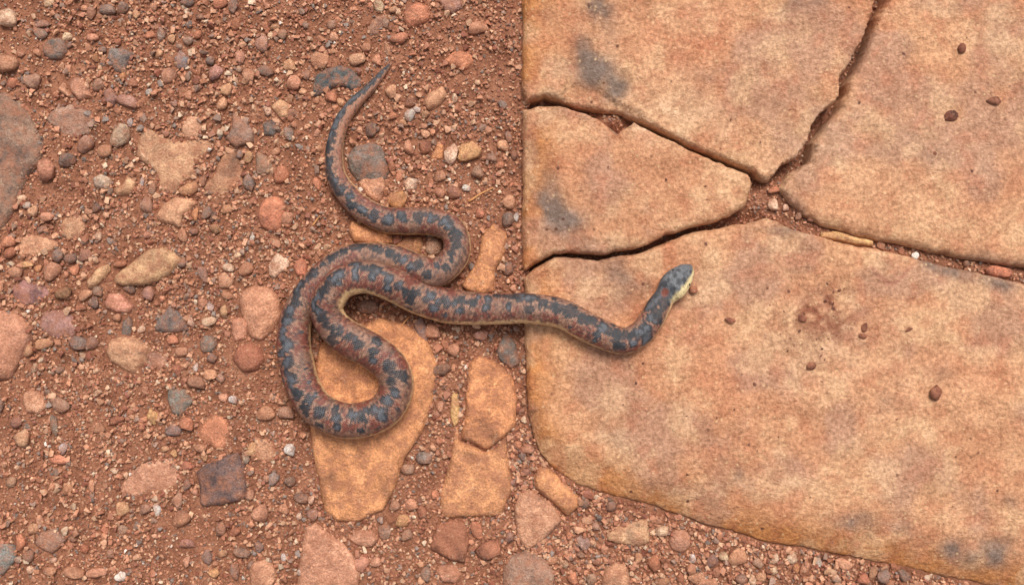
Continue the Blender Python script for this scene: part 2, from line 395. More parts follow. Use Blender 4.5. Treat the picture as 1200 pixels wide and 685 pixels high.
# tile, colour, style (f flat top, d domed, e half buried), outline, label
ST = [
 ('P','k','f',[(-60,100),(5,108),(20,118),(33,134),(44,155),(48,175),(42,195),(30,206),(20,225),(18,240),(0,268),(-60,280)],'broad pinkish brown slab of rock half buried, largest flat rock in the gravel'),
 ('A','k','e',[(150,405),(190,375),(250,360),(300,380),(335,430),(310,465),(250,490),(210,470),(180,440)],'flat brownish grey rock sunk in soil beside the broad pinkish brown rock'),
 ('A','g','d',[(140,150),(175,125),(215,130),(225,175),(205,205),(165,205),(145,185)],'rounded grey stone next to a smaller grey pebble in the gravel'),
 ('A','g','f',[(375,165),(420,165),(468,185),(450,215),(425,255),(395,245),(370,200)],'kite shaped grey stone with a blunt point among orange grit'),
 ('A','b','f',[(605,200),(625,170),(660,200),(655,240),(615,240)],'small five sided blue grey stone alone in red soil'),
 ('A','t','e',[(485,470),(520,450),(560,480),(640,490),(740,480),(745,520),(700,560),(690,620),(640,625),(600,685),(550,670),(540,600),(510,570),(470,550)],'sprawling irregular tan rock with pale crust, nearly level with the soil'),
 ('A','s','e',[(700,660),(740,610),(770,530),(810,510),(830,560),(850,600),(840,660),(760,685)],'leaf shaped salmon brown rock buried beside the sprawling tan rock'),
 ('A','k','f',[(780,480),(805,440),(810,380),(850,420),(885,450),(880,490),(820,510)],'horn shaped brown grey stone with a raised pale tip'),
 ('A','m','d',[(355,315),(385,300),(410,340),(390,370),(360,355)],'small dusky pink stone between the kite shaped and flat brown rocks'),
 ('A','s','d',[(230,285),(260,260),(300,290),(310,330),(270,350),(240,320)],'blunt salmon stone touching a thin tan sliver'),
 ('A','s','d',[(195,310),(215,280),(250,345),(215,330)],'thin tan sliver of stone leaning on a salmon stone'),
 ('A','t','d',[(390,655),(420,645),(440,610),(470,630),(460,675),(400,685)],'bean shaped light orange stone in the gravel'),
 ('A','p','d',[(315,620),(350,605),(385,625),(370,665),(325,655)],'pale cream block of stone beside the bean shaped stone'),
 ('B','t','e',[(60,145),(100,132),(150,140),(198,160),(195,180),(150,200),(100,210),(65,205)],'oblong tan stone tapering to one end near the broad brown rock'),
 ('B','t','d',[(535,70),(560,30),(600,0),(650,5),(680,20),(660,45),(630,70),(625,110),(590,95),(550,90)],'tan stone with a hooked white end in the gravel'),
 ('B','t','d',[(390,275),(440,240),(500,185),(560,170),(610,195),(630,225),(600,255),(560,285),(510,305),(470,310),(420,312),(390,300)],'large ham shaped tan stone with a grey patch'),
 ('B','m','e',[(30,320),(60,285),(110,285),(155,310),(170,340),(130,370),(80,385),(40,350)],'dull mauve stone buried beside a small yellow pebble'),
 ('B','m','e',[(130,440),(150,400),(210,390),(250,420),(275,460),(250,490),(190,500),(140,475)],'wide mauve stone buried against two small grey pebbles'),
 ('P','s','d',[(-30,366),(0,362),(17,366),(30,379),(33,395),(27,411),(17,428),(7,445),(-8,447),(-30,440)],'smooth rounded orange boulder cut by the picture edge'),
 ('B','g','f',[(530,470),(545,425),(590,375),(630,415),(658,468),(600,478)],'dark grey triangular stone lying flat in the gravel'),
 ('B','t','d',[(360,540),(375,500),(420,488),(480,495),(515,525),(505,580),(465,630),(420,605),(375,575)],'pointed tan stone speckled with white crust'),
 ('B','s','e',[(505,550),(540,538),(590,555),(605,585),(565,605),(515,600)],'low salmon stone touching the tan stone with white crust'),
 ('B','t','d',[(290,300),(330,250),(370,232),(380,250),(345,300),(315,325),(295,320)],'finger shaped tan stone lying diagonally near the ham shaped stone'),
 ('B','s','d',[(355,370),(375,335),(415,345),(460,385),(445,410),(400,405),(365,390)],'rose pink stone with pale specks below the ham shaped stone'),
 ('B','g','f',[(420,485),(425,440),(445,415),(460,440),(450,485)],'narrow upright grey chip beside the rose pink stone'),
 ('B','g','d',[(688,510),(705,485),(740,485),(752,515),(735,545),(700,545)],'round dark grey stone close to a smaller grey pebble'),
 ('P','s','d',[(276,352),(283,340),(300,332),(318,338),(326,355),(328,372),(318,388),(305,400),(292,395),(282,375)],'big smooth salmon stone close to the outer coil of the snake'),
 ('B','s','d',[(800,470),(805,425),(850,425),(868,455),(855,500),(815,510)],'squarish salmon stone wedged under the big smooth salmon stone'),
 ('P','r','d',[(270,420),(278,406),(292,402),(304,408),(308,422),(300,434),(282,436)],'rust red rounded stone with a white speck near the coil'),
 ('B','s','f',[(755,280),(780,260),(815,295),(800,320),(765,322)],'small wedge shaped pink stone between gravel and big salmon stone'),
 ('C','g','f',[(580,0),(640,0),(668,50),(630,95),(595,85),(580,40)],'grey flake of stone half covered with red dust'),
 ('C','q','f',[(678,295),(710,270),(780,240),(825,228),(845,270),(860,360),(850,390),(770,410),(705,420),(690,400),(695,350)],'large dark grey four sided flat stone, darkest big stone in the gravel'),
 ('C','s','e',[(410,350),(430,310),(490,265),(560,240),(610,240),(640,290),(635,330),(590,360),(520,368),(460,378),(420,370)],'long dusty pink rock beside the dark four sided stone'),
 ('C','c','e',[(680,165),(700,125),(750,90),(790,110),(800,160),(785,205),(750,215),(715,190)],'plump terracotta stone above the dark four sided stone'),
 ('C','k','f',[(115,545),(135,505),(180,490),(228,522),(205,555),(175,580),(140,565)],'diamond shaped brown stone lying flat in the gravel'),
 ('C','t','d',[(65,55),(70,15),(105,5),(145,30),(155,70),(130,95),(90,90)],'rounded ochre tan stone near a small pinkish red pebble'),
 ('C','g','d',[(565,155),(600,120),(635,140),(625,165),(580,170)],'grey stone touching a small terracotta ball'),
 ('C','y','d',[(505,100),(520,65),(550,90),(540,135),(520,120)],'small yellowish pointed stone in the red grit'),
 ('C','b','f',[(-40,540),(0,540),(45,550),(50,590),(30,630),(0,655),(-40,640)],'blue grey stone cut by the picture edge near the diamond shaped stone'),
 ('D','d','f',[(195,300),(205,265),(240,235),(290,225),(340,240),(372,275),(365,305),(335,315),(300,300),(265,305),(240,320),(200,330)],'thin dark slate flake with a bitten edge touching the tail of the snake'),
 ('D','g','d',[(312,545),(340,505),(400,490),(435,510),(465,590),(455,625),(400,640),(355,635),(320,590)],'rounded grey brown stone in the bend of the tail'),
 ('D','s','f',[(358,640),(366,558),(410,590),(442,605),(452,650),(442,700),(415,708),(385,685)],'pink stone block leaning on the grey stone by the tail'),
 ('D','c','d',[(510,60),(520,15),(560,0),(605,15),(605,60),(570,85),(530,95)],'blocky orange tan stone beyond the tip of the tail'),
 ('D','s','e',[(380,105),(415,55),(460,45),(450,90),(420,125),(390,120)],'dusty salmon stone sunk beside the blocky orange stone'),
 ('D','m','f',[(625,-20),(715,-20),(715,25),(685,45),(660,40)],'mauve grey stone cut by the picture edge near the slab'),
 ('D','c','d',[(655,205),(690,175),(745,175),(760,215),(730,240),(670,225)],'pinkish orange stone with a bright face near the slab edge'),
 ('D','t','d',[(580,350),(600,320),(655,295),(668,330),(640,365),(600,385)],'tan lump of stone near a pair of white pebbles'),
 ('D','o','f',[(605,555),(630,500),(655,500),(650,555)],'small orange wedge touching a striped grey stone'),
 ('D','p','d',[(508,635),(530,615),(565,625),(560,660),(525,670)],'pale hexagonal pebble above the upper bend of the snake'),
 ('D','t','d',[(45,370),(80,342),(115,360),(110,410),(80,410)],'light tan blunt stone left of the tail'.replace('left of the tail','a little way from the slate flake')),
 ('D','g','f',[(20,430),(55,415),(85,430),(60,475),(25,470)],'small grey wedge stone beside a round blue grey pebble'),
 ('D','k','d',[(-5,525),(35,540),(55,580),(40,605),(-5,612)],'brownish pink oval stone near the terracotta ball'),
 ('D','c','d',[(190,635),(205,612),(228,635),(222,670)],'small pink lozenge stone beside the snake tail'),
 ('E','c','d',[(0,120),(20,65),(65,55),(100,80),(95,130),(80,175),(45,185),(12,160)],'round terracotta ball of stone with a small pebble against it'),
 ('E','p','f',[(38,300),(70,255),(115,280),(110,305),(65,345),(45,335)],'pale pink angular stone near the outer coil'),
 ('E','c','d',[(125,305),(135,280),(160,272),(176,300),(170,335),(140,340)],'orange red stone between the pale pink stone and the coil'),
 ('E','o','d',[(320,185),(330,140),(400,165),(470,190),(478,222),(400,232),(340,220)],'long orange stone lying under the upper curve of the snake'),
 ('E','o','d',[(480,225),(520,195),(575,195),(585,225),(570,262),(520,262),(485,245)],'orange stone inside the small upper loop of the snake'),
 ('E','k','d',[(590,215),(620,200),(650,215),(645,260),(610,272),(590,255)],'dull brown stone inside the small upper loop of the snake'),
 ('E','o','f',[(745,395),(720,372),(775,275),(790,180),(830,155),(880,190),(870,250),(835,310),(830,395),(780,405)],'ridged ochre rock standing between the upper loop and the slab'),
 ('E','k','d',[(340,430),(370,412),(415,418),(430,450),(400,472),(355,465)],'brown stone showing in the hole under the raised inner coil'),
 ('E','g','f',[(545,500),(575,478),(600,520),(595,570),(565,565)],'small dark brown grey chip just under the neck of the snake'),
 ('E','g','f',[(835,600),(870,530),(905,575),(920,640),(890,665),(850,635)],'dark grey pointed stone against the slab edge'),
 ('P','o','f',[(375,402),(410,385),(445,374),(475,380),(500,400),(512,425),(508,465),(495,505),(472,540),(462,575),(448,598),(420,612),(395,612),(378,600),(374,570),(367,540),(362,500),(366,440)],'large smooth orange flat rock lying under the coils of the snake'),
 ('P','o','f',[(541,515),(545,480),(547,445),(549,424),(560,417),(580,424),(600,441),(607,468),(604,500),(592,512),(580,521),(569,528),(555,520)],'ochre flat rock with a brown stain, close to the slab edge'),
 ('P','o','f',[(535,500),(540,518),(555,523.5),(568,531),(582,524),(592,518),(599,562),(600,576),(588,602),(580,606),(518,608),(513,583),(522,556),(528,532)],'trapezoid ochre flat rock split off from the stained ochre rock'),
 ('F','y','d',[(680,20),(700,5),(713,60),(705,120),(690,135),(677,90)],'narrow yellow splinter of stone beside the ochre rocks'),
 ('F','r','f',[(605,560),(630,480),(680,462),(735,465),(745,540),(730,610),(680,600),(640,580)],'brick red angular stone below the trapezoid ochre rock'),
 ('F','s','d',[(625,640),(650,615),(700,620),(722,650),(700,685),(650,680)],'round salmon stone below the brick red stone'),
 ('P','s','f',[(602,597),(608,580),(620,575),(632,580),(650,595),(658,612),(640,632),(618,648),(606,630)],'salmon three sided stone with pale specks near the slab corner'),
 ('G','o','d',[(75,310),(95,275),(125,275),(180,330),(235,380),(235,415),(195,455),(160,420),(100,370),(75,345)],'sausage shaped orange stone lying against the rounded slab corner'),
 ('F','s','f',[(150,590),(170,490),(205,472),(240,500),(300,540),(340,590),(360,650),(350,720),(140,720),(145,640)],'large dusty pink angular rock below the orange flat rock'),
 ('F','s','d',[(318,525),(350,495),(400,495),(425,530),(400,560),(350,550)],'pale salmon stone between the orange flat rock and the dusty pink rock'),
 ('F','s','d',[(-10,610),(30,600),(60,625),(65,670),(40,720),(-25,720),(-30,630)],'round pink stone cut by the picture edge near the dusty pink rock'),
 ('F','s','d',[(330,600),(380,580),(395,610),(370,650),(340,640)],'small salmon stone against the flank of the dusty pink rock'),
 ('P','k','d',[(588,668),(600,652),(620,648),(640,658),(650,675),(648,705),(590,705)],'tan grey rounded stone cut by the picture edge below the three sided stone'),
 ('F','s','e',[(-10,170),(50,180),(70,230),(50,260),(-10,252)],'dusty buff stone beside the outer coil and a white pebble'),
 ('G','t','f',[(330,515),(370,480),(460,455),(480,460),(482,540),(440,552),(380,545),(335,535)],'tan wedge of stone below the rounded slab rim'),
 ('G','s','d',[(545,530),(560,505),(600,492),(630,515),(628,555),(595,578),(560,565)],'pale pinkish round stone below the rounded slab rim'),
 ('G','s','d',[(313,670),(325,630),(365,610),(405,625),(415,670),(410,720),(315,720)],'round pink orange stone cut by the picture edge below the slab rim'),
 ('I','y','d',[(188,124),(240,120),(310,138),(375,152),(372,176),(300,166),(235,150),(190,140)],'thin straw coloured stone splinter lying in the crack beyond the snake'),
 ('I','c','d',[(762,252),(790,238),(855,250),(864,278),(820,286),(768,270)],'smooth pink oblong pebble jammed in the crack'),
 ('J','k','f',[(280,425),(310,418),(375,470),(368,486),(330,470),(290,450)],'thin pinkish chip lying in the notch of the wedge shaped slab'),
 ('A','t','e',[(625,450),(650,405),(690,400),(715,440),(690,480),(645,480)],'faint salmon stone barely showing beside the sprawling tan rock'),
 ('B','s','e',[(200,110),(225,65),(275,60),(300,100),(280,145),(225,150)],'dusty pink stone barely breaking the soil near a cream pebble'),
]
# small pebbles: tile, 'colour x y rx ry' in tile coordinates
PB = {
'A': 'g140 115 25 20;p32 65 30 38;s25 220 35 40;t665 655 40 20;k300 505 35 30;p420 475 33 42;s365 525 30 25;g235 560 32 25;s160 595 35 35;k345 297 22 22;s70 190 18 15;c43 292 20 18;k120 280 32 25;p235 130 18 16;s325 130 20 18;g360 175 14 14;o335 200 13 16;t360 210 12 15;g380 35 28 22;g428 30 20 22;t477 50 15 14;t540 22 14 16;g563 122 18 25;t600 133 14 17;p657 140 18 17;r690 120 16 18;c522 122 16 15;t555 188 17 15;b735 210 16 17;m750 255 25 27;g655 270 13 18;t775 365 22 25;s840 198 20 22;r825 85 18 22;c770 8 28 22;g815 20 20 25;s590 265 30 25;s870 260 25 22;p835 243 14 13;s660 330 14 16;t795 310 22 20;k605 360 16 14;c410 385 16 13;s465 290 16 18;o428 265 14 15;p300 300 14 13;w520 320 16 12;w455 430 12 18;m450 355 36 24;t865 550 18 22;b835 540 15 15;b870 640 22 35;k530 660 15 22;w495 635 9 17;s710 630 15 18;p170 10 20 15;r415 145 13 12;k320 45 18 22;g655 8 25 14;k150 85 25 16;g240 160 16 12;k700 60 14 13;s295 28 14 12',
'B': 'k515 25 24 27;t640 132 18 24;o680 62 14 24;b720 58 18 24;g744 72 12 20;t752 115 22 20;g677 122 15 15;w95 30 14 14;t120 50 20 18;s165 70 20 22;p75 5 18 14;k145 115 18 12;g335 40 16 18;p345 140 13 18;w385 155 12 12;c30 160 30 25;r35 195 25 20;g200 205 25 25;g245 215 30 20;m297 205 22 26;y95 237 25 15;s55 262 28 24;s180 262 32 32;o137 250 13 13;c265 255 18 18;s230 275 13 14;y225 335 30 22;g343 332 18 20;s295 345 25 18;g325 370 24 22;r285 388 18 14;g450 320 26 18;m520 340 20 28;g635 235 18 18;p800 250 20 17;s860 255 30 25;s710 370 18 16;w735 385 15 15;t780 400 18 22;p730 435 24 22;p665 440 15 20;c605 500 18 20;s635 540 20 22;r620 605 16 18;g740 565 20 20;t735 620 22 26;s690 650 30 25;k770 635 18 18;w685 595 10 14;g275 510 28 32;k322 512 22 24;s150 515 32 20;t100 540 22 24;p290 553 15 12;s410 420 15 15;p495 465 16 14;w880 145 10 18;s790 45 20 18;p830 205 18 12;k710 270 18 30;r420 235 22 15;s515 135 18 14;k210 605 18 14;p120 600 11 18;s790 342 24 15;t880 460 15 28',
'C': 'k210 55 35 26;m58 115 23 22;g190 125 14 36;c655 125 24 26;w225 205 16 22;s345 140 20 18;r405 110 28 16;t85 170 28 30;k40 325 20 22;t425 420 24 30;k618 390 22 30;g653 337 18 20;s680 360 14 14;w548 420 14 22;k505 420 20 20;s635 455 38 30;c70 535 18 32;s175 635 20 20;w425 652 24 16;g820 635 18 28;k845 570 28 22;g725 590 20 30;y748 640 18 18;k770 490 22 24;r820 500 25 18;c205 250 35 18;t712 240 14 12;s700 207 20 18;s138 460 13 24;t115 490 20 24;p225 495 15 18;g105 580 22 20;p185 597 16 11;p105 632 13 16;p65 595 14 14;r295 560 18 18;c365 490 15 18;s235 350 20 22;p200 340 13 12;p255 410 13 14;k255 525 18 12;k385 575 16 16;k430 490 20 16;p545 385 18 12;p400 285 13 12;c655 270 18 18;w815 40 15 15;t780 30 18 15;y605 225 16 14;s575 210 15 13;s320 335 12 25;t775 575 20 14;g857 242 14 20;t880 210 15 33;s872 370 18 22;s340 640 35 20;s260 640 36 26;g875 615 13 20;s650 600 15 22;g-4 60 18 28;p340 15 13 12;m650 540 28 18',
'D': 't470 318 24 26;w540 400 20 22;w563 382 13 14;s540 355 20 20;c500 130 32 20;k400 455 22 24;c590 515 25 22;s530 515 20 28;p685 535 26 33;y740 530 40 36;s770 100 38 24;g860 365 16 18;c850 575 18 14;k770 600 25 24;k825 550 18 18;s690 665 25 18;w735 655 14 16;s590 465 18 16;g880 480 14 20;m25 150 25 28;k93 118 17 20;t65 95 18 11;p53 122 11 12;s270 130 16 18;g35 250 32 22;t120 230 20 24;k178 260 16 16;b115 465 20 22;k125 395 20 16;s130 435 15 12;p40 385 14 18;c90 610 28 28;s225 210 38 28;t355 205 28 28;s385 165 20 18;t165 320 15 14;s130 290 28 24;c265 340 20 20;t295 355 14 14;s215 465 13 16;k265 85 18 18;s70 530 18 15;p430 20 20 20;t485 35 18 14;k453 80 14 16;s420 210 20 20;s460 175 11 22;c475 405 14 15;t510 430 16 14;s360 455 14 14;t590 400 15 14;p695 345 12 18;t865 510 20 22;k900 540 14 18;c500 620 16 18;s640 615 20 22;r475 580 16 20',
'E': 's107 135 28 26;g880 140 22 24;w910 130 11 16;s885 75 24 24;s690 50 26 24;s640 45 18 20;g880 310 22 25;s620 530 24 32;s690 590 22 25;c660 575 13 20;k640 660 44 22;m785 540 26 20;s895 380 15 14;c780 120 18 16;o500 70 36 30',
'F': 'c770 490 22 33;y508 462 25 28;w432 457 14 13;b588 240 26 28;k450 500 24 28;k525 510 20 22;s545 405 20 25;r580 430 18 22;k485 410 22 20;k530 280 28 20;s420 605 20 18;g593 640 18 30;c815 560 46 36;w120 215 19 23;b60 315 20 24;s35 90 38 28;k120 320 20 20;s35 315 14 14;k160 380 25 22;p195 385 12 16;k200 435 20 24;p150 445 12 14;s95 420 22 20;b10 550 16 20;w160 640 14 14;w95 590 11 15;s615 205 13 15;p930 235 14 18;g895 330 14 14;k885 520 18 20;k110 85 28 26;s20 430 33 28;c625 370 16 18;s640 60 16 22',
'G': 's60 212 24 20;g35 235 16 16;c22 195 16 14;m50 290 16 14;p40 108 12 14;c498 612 25 32;p525 495 24 22;p250 535 24 26;k255 400 20 24;s300 390 13 16;g345 410 20 18;t260 460 22 14;g700 600 22 22;p740 585 16 18;s790 590 36 32;s680 678 46 20;s645 660 28 25;c210 660 20 22;k280 665 22 20;s520 675 25 20;s325 555 14 20;s755 522 14 13;p840 665 14 18;k800 660 20 20;s715 640 15 18;t440 590 13 20;r590 660 14 20;s140 600 25 15;k860 610 22 20;s870 655 22 16;k295 480 14 18;k240 580 18 14;w630 590 12 18;p185 610 14 16',
'H': 'p25 595 14 20;p85 590 20 22;s130 625 16 22;w175 600 13 22;t210 635 16 16;s265 610 30 20;t365 640 15 28;c330 665 25 20;g405 650 24 24;g475 650 24 20;r435 620 13 15;p240 665 18 20;p20 635 14 18;s520 680 18 12;p555 658 12 10;o100 625 14 16',
'I': 'w515 205 14 13;p20 30 18 24;s395 170 17 12;k107 70 12 14;k690 235 12 12;p60 40 12 14;c25 -22 22 12;k150 80 12 12;r465 190 12 12',
}
ON_SLAB = [(1097,459,7,8,'x'),(1164,118,9,5,'x'),(1114,136,9,6,'x'),(1127,57,5,5.5,'x'),(856,375,6,3.5,'r'),(951,429,6,5,'x'),(1064,386,5,3,'x'),(1095,180,3,3.5,'x'),(813,339,4.5,6,'r'),(940,373,6,4,'x'),(1011,393,5,3.5,'x'),(1013,383,4,6,'x')]

SHADE = {'g': 'grey', 'b': 'blue grey', 's': 'salmon', 't': 'tan', 'r': 'rust red', 'p': 'cream', 'w': 'white', 'o': 'orange', 'm': 'mauve', 'c': 'terracotta', 'y': 'yellowish', 'k': 'brown', 'x': 'dark red'}
def vary(c, a=.10):
    return np.clip(lin(c)*(1+rng.normal(0, a))*(1+rng.normal(0, .03, 3)), 0.01, .9)

stone_polys = []
for i, (t, ck, style, pts, label) in enumerate(ST):
    P = tpx(t, pts)
    ext = P.max(0)-P.min(0); size = float(min(ext)); c0 = P.mean(0)
    P = P if style == 'f' else chaikin(P, 1)
    stone_polys.append(P)
    big = max(ext) > 110
    hgt = {'f': min(9, 2.5+size*.11), 'd': min(12, 3+size*.2), 'e': min(4, 1.5+size*.05)}[style]
    in_slab = t in 'IJ'
    g0 = float(gz(c0[0:1], c0[1:2])[0])
    if big and style == 'f': hgt = 9.0
    top = g0+hgt+(3 if t == 'I' else 1 if t == 'J' else 0)
    tx, ty = rng.uniform(-.05, .05, 2)*(0 if big else 1)
    rg = random.Random(i*3+1)
    def zf(rp, D, N):
        R = D.max()
        if style == 'f': wd = min(R*.7, 3.5+size*.05); dp = hgt*.75
        elif style == 'd': wd = R*1.0; dp = hgt*.85
        else: wd = R*.9; dp = hgt*1.1
        tt = np.clip(D/wd, 0, 1)
        z = top-dp*(1-(1-(1-tt)**2.2)**.6)
        z = z+(rp[:, 0]-c0[0])*tx+(rp[:, 1]-c0[1])*ty
        for k in range(4 if style != 'e' else 2):                       # broken facets
            an = rg.uniform(0, 6.28); sl = rg.uniform(.12, .4)*(.5 if style == 'e' or big else 1)
            u = (rp[:, 0]-c0[0])*math.cos(an)+(rp[:, 1]-c0[1])*math.sin(an)
            z = np.minimum(z, top-hgt*.05-(u-size*rg.uniform(.0, .28))*sl*min(1, 14/size))
        z = np.maximum(z, top-hgt*1.05)
        rough = (.8 if size < 30 else 2.3)
        return z+(fbm(rp[:, 0], rp[:, 1], max(6, size*.45), 200+i, 4)-.5)*2*rough+(fbm(rp[:, 0], rp[:, 1], 4, 300+i, 2)-.5)*.7
    es = max(1.3, min(2.6, size/12))
    XY, Z, Fs, D, op = solid(P, es, max(es*1.6, min(5, size/10)), min(8, size*.3), zf, g0-5, jitter=min(.9, size*.03), seed=i)
    Wv = to_world(XY, Z, top); org = Wv.mean(0); org[2] = (g0-5)*U
    o = obj('stone', mesh_np('stone', Wv-org, Fs, M_STONE), label=label, cat='stone')
    o.location = org; o.color = (*vary(CLR[ck], .05), 1)

# ---- pebbles: a few shared rock shapes
def rock_mesh(seed, sub=2):
    bm = bmesh.new(); bmesh.ops.create_icosphere(bm, subdivisions=sub, radius=1)
    r = random.Random(seed); pl = []
    for _ in range(11):
        v = Vector((r.gauss(0, 1), r.gauss(0, 1), r.gauss(0, 1))).normalized(); pl.append((v, r.uniform(.5, .86)))
    for v in bm.verts:
        u = v.co.normalized(); k = 1.0
        for n, d in pl:
            q = u.dot(n)
            if q > 0: k = min(k, d/q)
        k *= 1+.05*mnoise.noise(u*2.5+Vector((seed, 0, 0)))
        v.co = u*k*1.22
    me = bpy.data.meshes.new('pebble'); bm.to_mesh(me); bm.free()
    me.polygons.foreach_set('use_smooth', [True]*len(me.polygons))
    me.materials.append(M_STONE); return me
ROCKS = [rock_mesh(s) for s in range(14)]
pebble_disks = []
import re
LAND = [(re.split(r' (?:with|beside|near|lying|half|nearly|next|among|alone|touching|between|sunk|buried|in|leaning|tapering|speckled|cut|close|wedged|beyond|above|below|against|under|inside|standing|showing|just|split|barely|a little|jammed|largest|darkest)\b|,', l)[0], tpx(t, q).mean(0)) for t, _, _, q, l in ST]
def landmark(px, py):
    return min(LAND, key=lambda a: (a[1][0]-px)**2+(a[1][1]-py)**2)[0]
def pebble(px, py, rx, ry, ck, zb, label, group, sink=.45, ang=None):
    rz = min(rx, ry)*random.uniform(.6, .85)
    z = zb+rz*(1-sink)-rz*.1
    o = obj('pebble', random.choice(ROCKS), label=label, cat='pebble', group=group)
    o.location = world(px, py, z)
    o.scale = (rx*U*1.04, ry*U*1.04, rz*U)
    o.rotation_euler = (random.uniform(-.12, .12), random.uniform(-.12, .12), random.uniform(-.35, .35) if ang is None else ang)
    o.color = (*(vary(CLR[ck], .1)*.8+.2*lin((168, 110, 82))), 1)
    pebble_disks.append((px, py, rx, ry))
for t, s in PB.items():
    for it in s.split(';'):
        ck = it[0]; x, y, rx, ry = map(float, it[1:].split())
        px, py = tpx(t, [(x, y)])[0]; rx /= TS; ry /= TS
        g0 = float(gz(np.array([px]), np.array([py]))[0])
        sz = 'large' if max(rx, ry) > 9.5 else 'middling' if max(rx, ry) > 6 else 'small'
        where = 'in the crack between slabs' if t == 'I' else 'in the gravel below the rounded slab rim' if t in 'GH' else 'in the open red gravel'
        pebble(px, py, rx, ry, ck, g0+(2 if t == 'I' else 0), (f'{sz} {"oblong " if max(rx, ry) > 1.32*min(rx, ry) else "round " if max(rx, ry) < 1.08*min(rx, ry) else ""}{SHADE[ck]} pebble close to the {landmark(px, py)}' if t != 'I' else f'{sz} {SHADE[ck]} pebble lying {where}'), f'{sz} {SHADE[ck]} pebbles {where}', sink=.3 if t == 'I' else .42)
for px, py, rx, ry, ck in ON_SLAB:
    pebble(px, py, rx, ry, ck, SLAB_TOP-1, f'{"largest " if rx*ry > 54 else "tiny " if rx*ry < 21 else ""}{"dark red" if ck == "x" else "rust red"} crumb of stone lying loose on the {"slab beyond the zigzag crack" if py < 250 else "big slab beside the jaw" if px < 830 else "big slab near the stain" if py < 440 else "big slab"}', f'{"dark red" if ck == "x" else "rust red"} crumbs on the slabs', sink=.25)

# ------------------------------------------------------------------ fine gravel (uncountable)
def grain_shapes(n=14, pts=9):
    out = []
    for s in range(n):
        r = random.Random(s+90); bm = bmesh.new()
        for _ in range(pts):
            v = Vector((r.gauss(0, 1), r.gauss(0, 1), r.gauss(0, 1))).normalized()*r.uniform(.85, 1.15); bm.verts.new(v)
        res = bmesh.ops.convex_hull(bm, input=bm.verts)
        bmesh.ops.delete(bm, geom=[v for v in bm.verts if not v.link_faces], context='VERTS')
        bmesh.ops.triangulate(bm, faces=bm.faces); bmesh.ops.recalc_face_normals(bm, faces=bm.faces)
        bm.verts.index_update(); out.append((np.array([v.co[:] for v in bm.verts]), np.array([[v.index for v in f.verts] for f in bm.faces])))
        bm.free()
    return out
SH = grain_shapes()
GP = [((182,124,94),.24),((160,102,76),.25),((196,144,112),.18),((202,158,126),.11),((142,112,96),.09),((126,112,104),.04),((136,78,58),.08),((212,184,156),.02),((218,204,190),.004)]
GPc = np.array([lin(c) for c, _ in GP]); GPw = np.array([q for _, q in GP]); GPw /= GPw.sum()
def build_grains(name, X, Y, Rr, zoff, label, cols=None, flat=(.55, .9), zbase=None):
    n = len(X); which = rng.integers(0, len(SH), n)
    z0 = gz(X, Y) if zbase is None else zbase
    Vs, Fs, Cs = [], [], []; base = 0
    C = GPc[rng.choice(len(GPc), n, p=GPw)]*(1+rng.normal(0, .15, (n, 1)))*.82+.13*lin((150, 104, 80)) if cols is None else cols
    for k in range(len(SH)):
        idx = np.where(which == k)[0]
        if not len(idx): continue
        v, f = SH[k]; m = len(idx)
        a = rng.uniform(0, 2*np.pi, m); e = rng.uniform(.65, 1.0, m); zz = rng.uniform(*flat, m)
        ca, sa = np.cos(a)[:, None], np.sin(a)[:, None]
        x = v[None, :, 0]*Rr[idx, None]; y = v[None, :, 1]*(Rr[idx]*e)[:, None]; z = v[None, :, 2]*(Rr[idx]*zz)[:, None]
        tl = rng.normal(0, .3, (m, 1)); z = z+x*tl
        wx = x*ca-y*sa+X[idx, None]; wy = x*sa+y*ca+Y[idx, None]; wz = z+(z0[idx]+(zoff+rng.uniform(-.3, .7, m))*Rr[idx])[:, None]
        Vs.append(np.stack([(wx-600)*U, (342.5-wy)*U, wz*U], -1).reshape(-1, 3))
        Fs.append((f[None]+(np.arange(m)*len(v))[:, None, None]+base).reshape(-1, 3)); base += m*len(v)
        Cs.append(np.repeat(C[idx], len(v), 0))
    return obj(name, mesh_np(name, np.vstack(Vs), np.vstack(Fs), M_GRAIN, smooth=False, col=np.clip(np.vstack(Cs), .01, .9)), label=label, cat='gravel', kind='stuff')
def free(X, Y, shrink=.8):
    ok = np.ones(len(X), bool)
    for P, q in zip(stone_polys, ST):
        c = P.mean(0); k = .80 if q[2] == 'e' else .93
        ok &= ~inside((P-c)*k+c, X+(fbm(X, Y, 12, 77, 2)-.5)*8, Y)
    for px, py, rx, ry in pebble_disks: ok &= ((X-px)/rx)**2+((Y-py)/ry)**2 > shrink
    for P in SLABP.values(): ok &= ~inside(P, X, Y)
    return ok
def scatter(n, r0, r1, x0, x1, y0, y1, clump=0):
    X = rng.uniform(x0, x1, n); Y = rng.uniform(y0, y1, n)
    if clump: 
        q = fbm(X, Y, 70, 500+clump, 3); k = rng.uniform(.28, .62, n) < q; X, Y = X[k], Y[k]
    k = free(X, Y); X, Y = X[k], Y[k]
    return X, Y, r0+(r1-r0)*rng.uniform(0, 1, len(X))**1.6
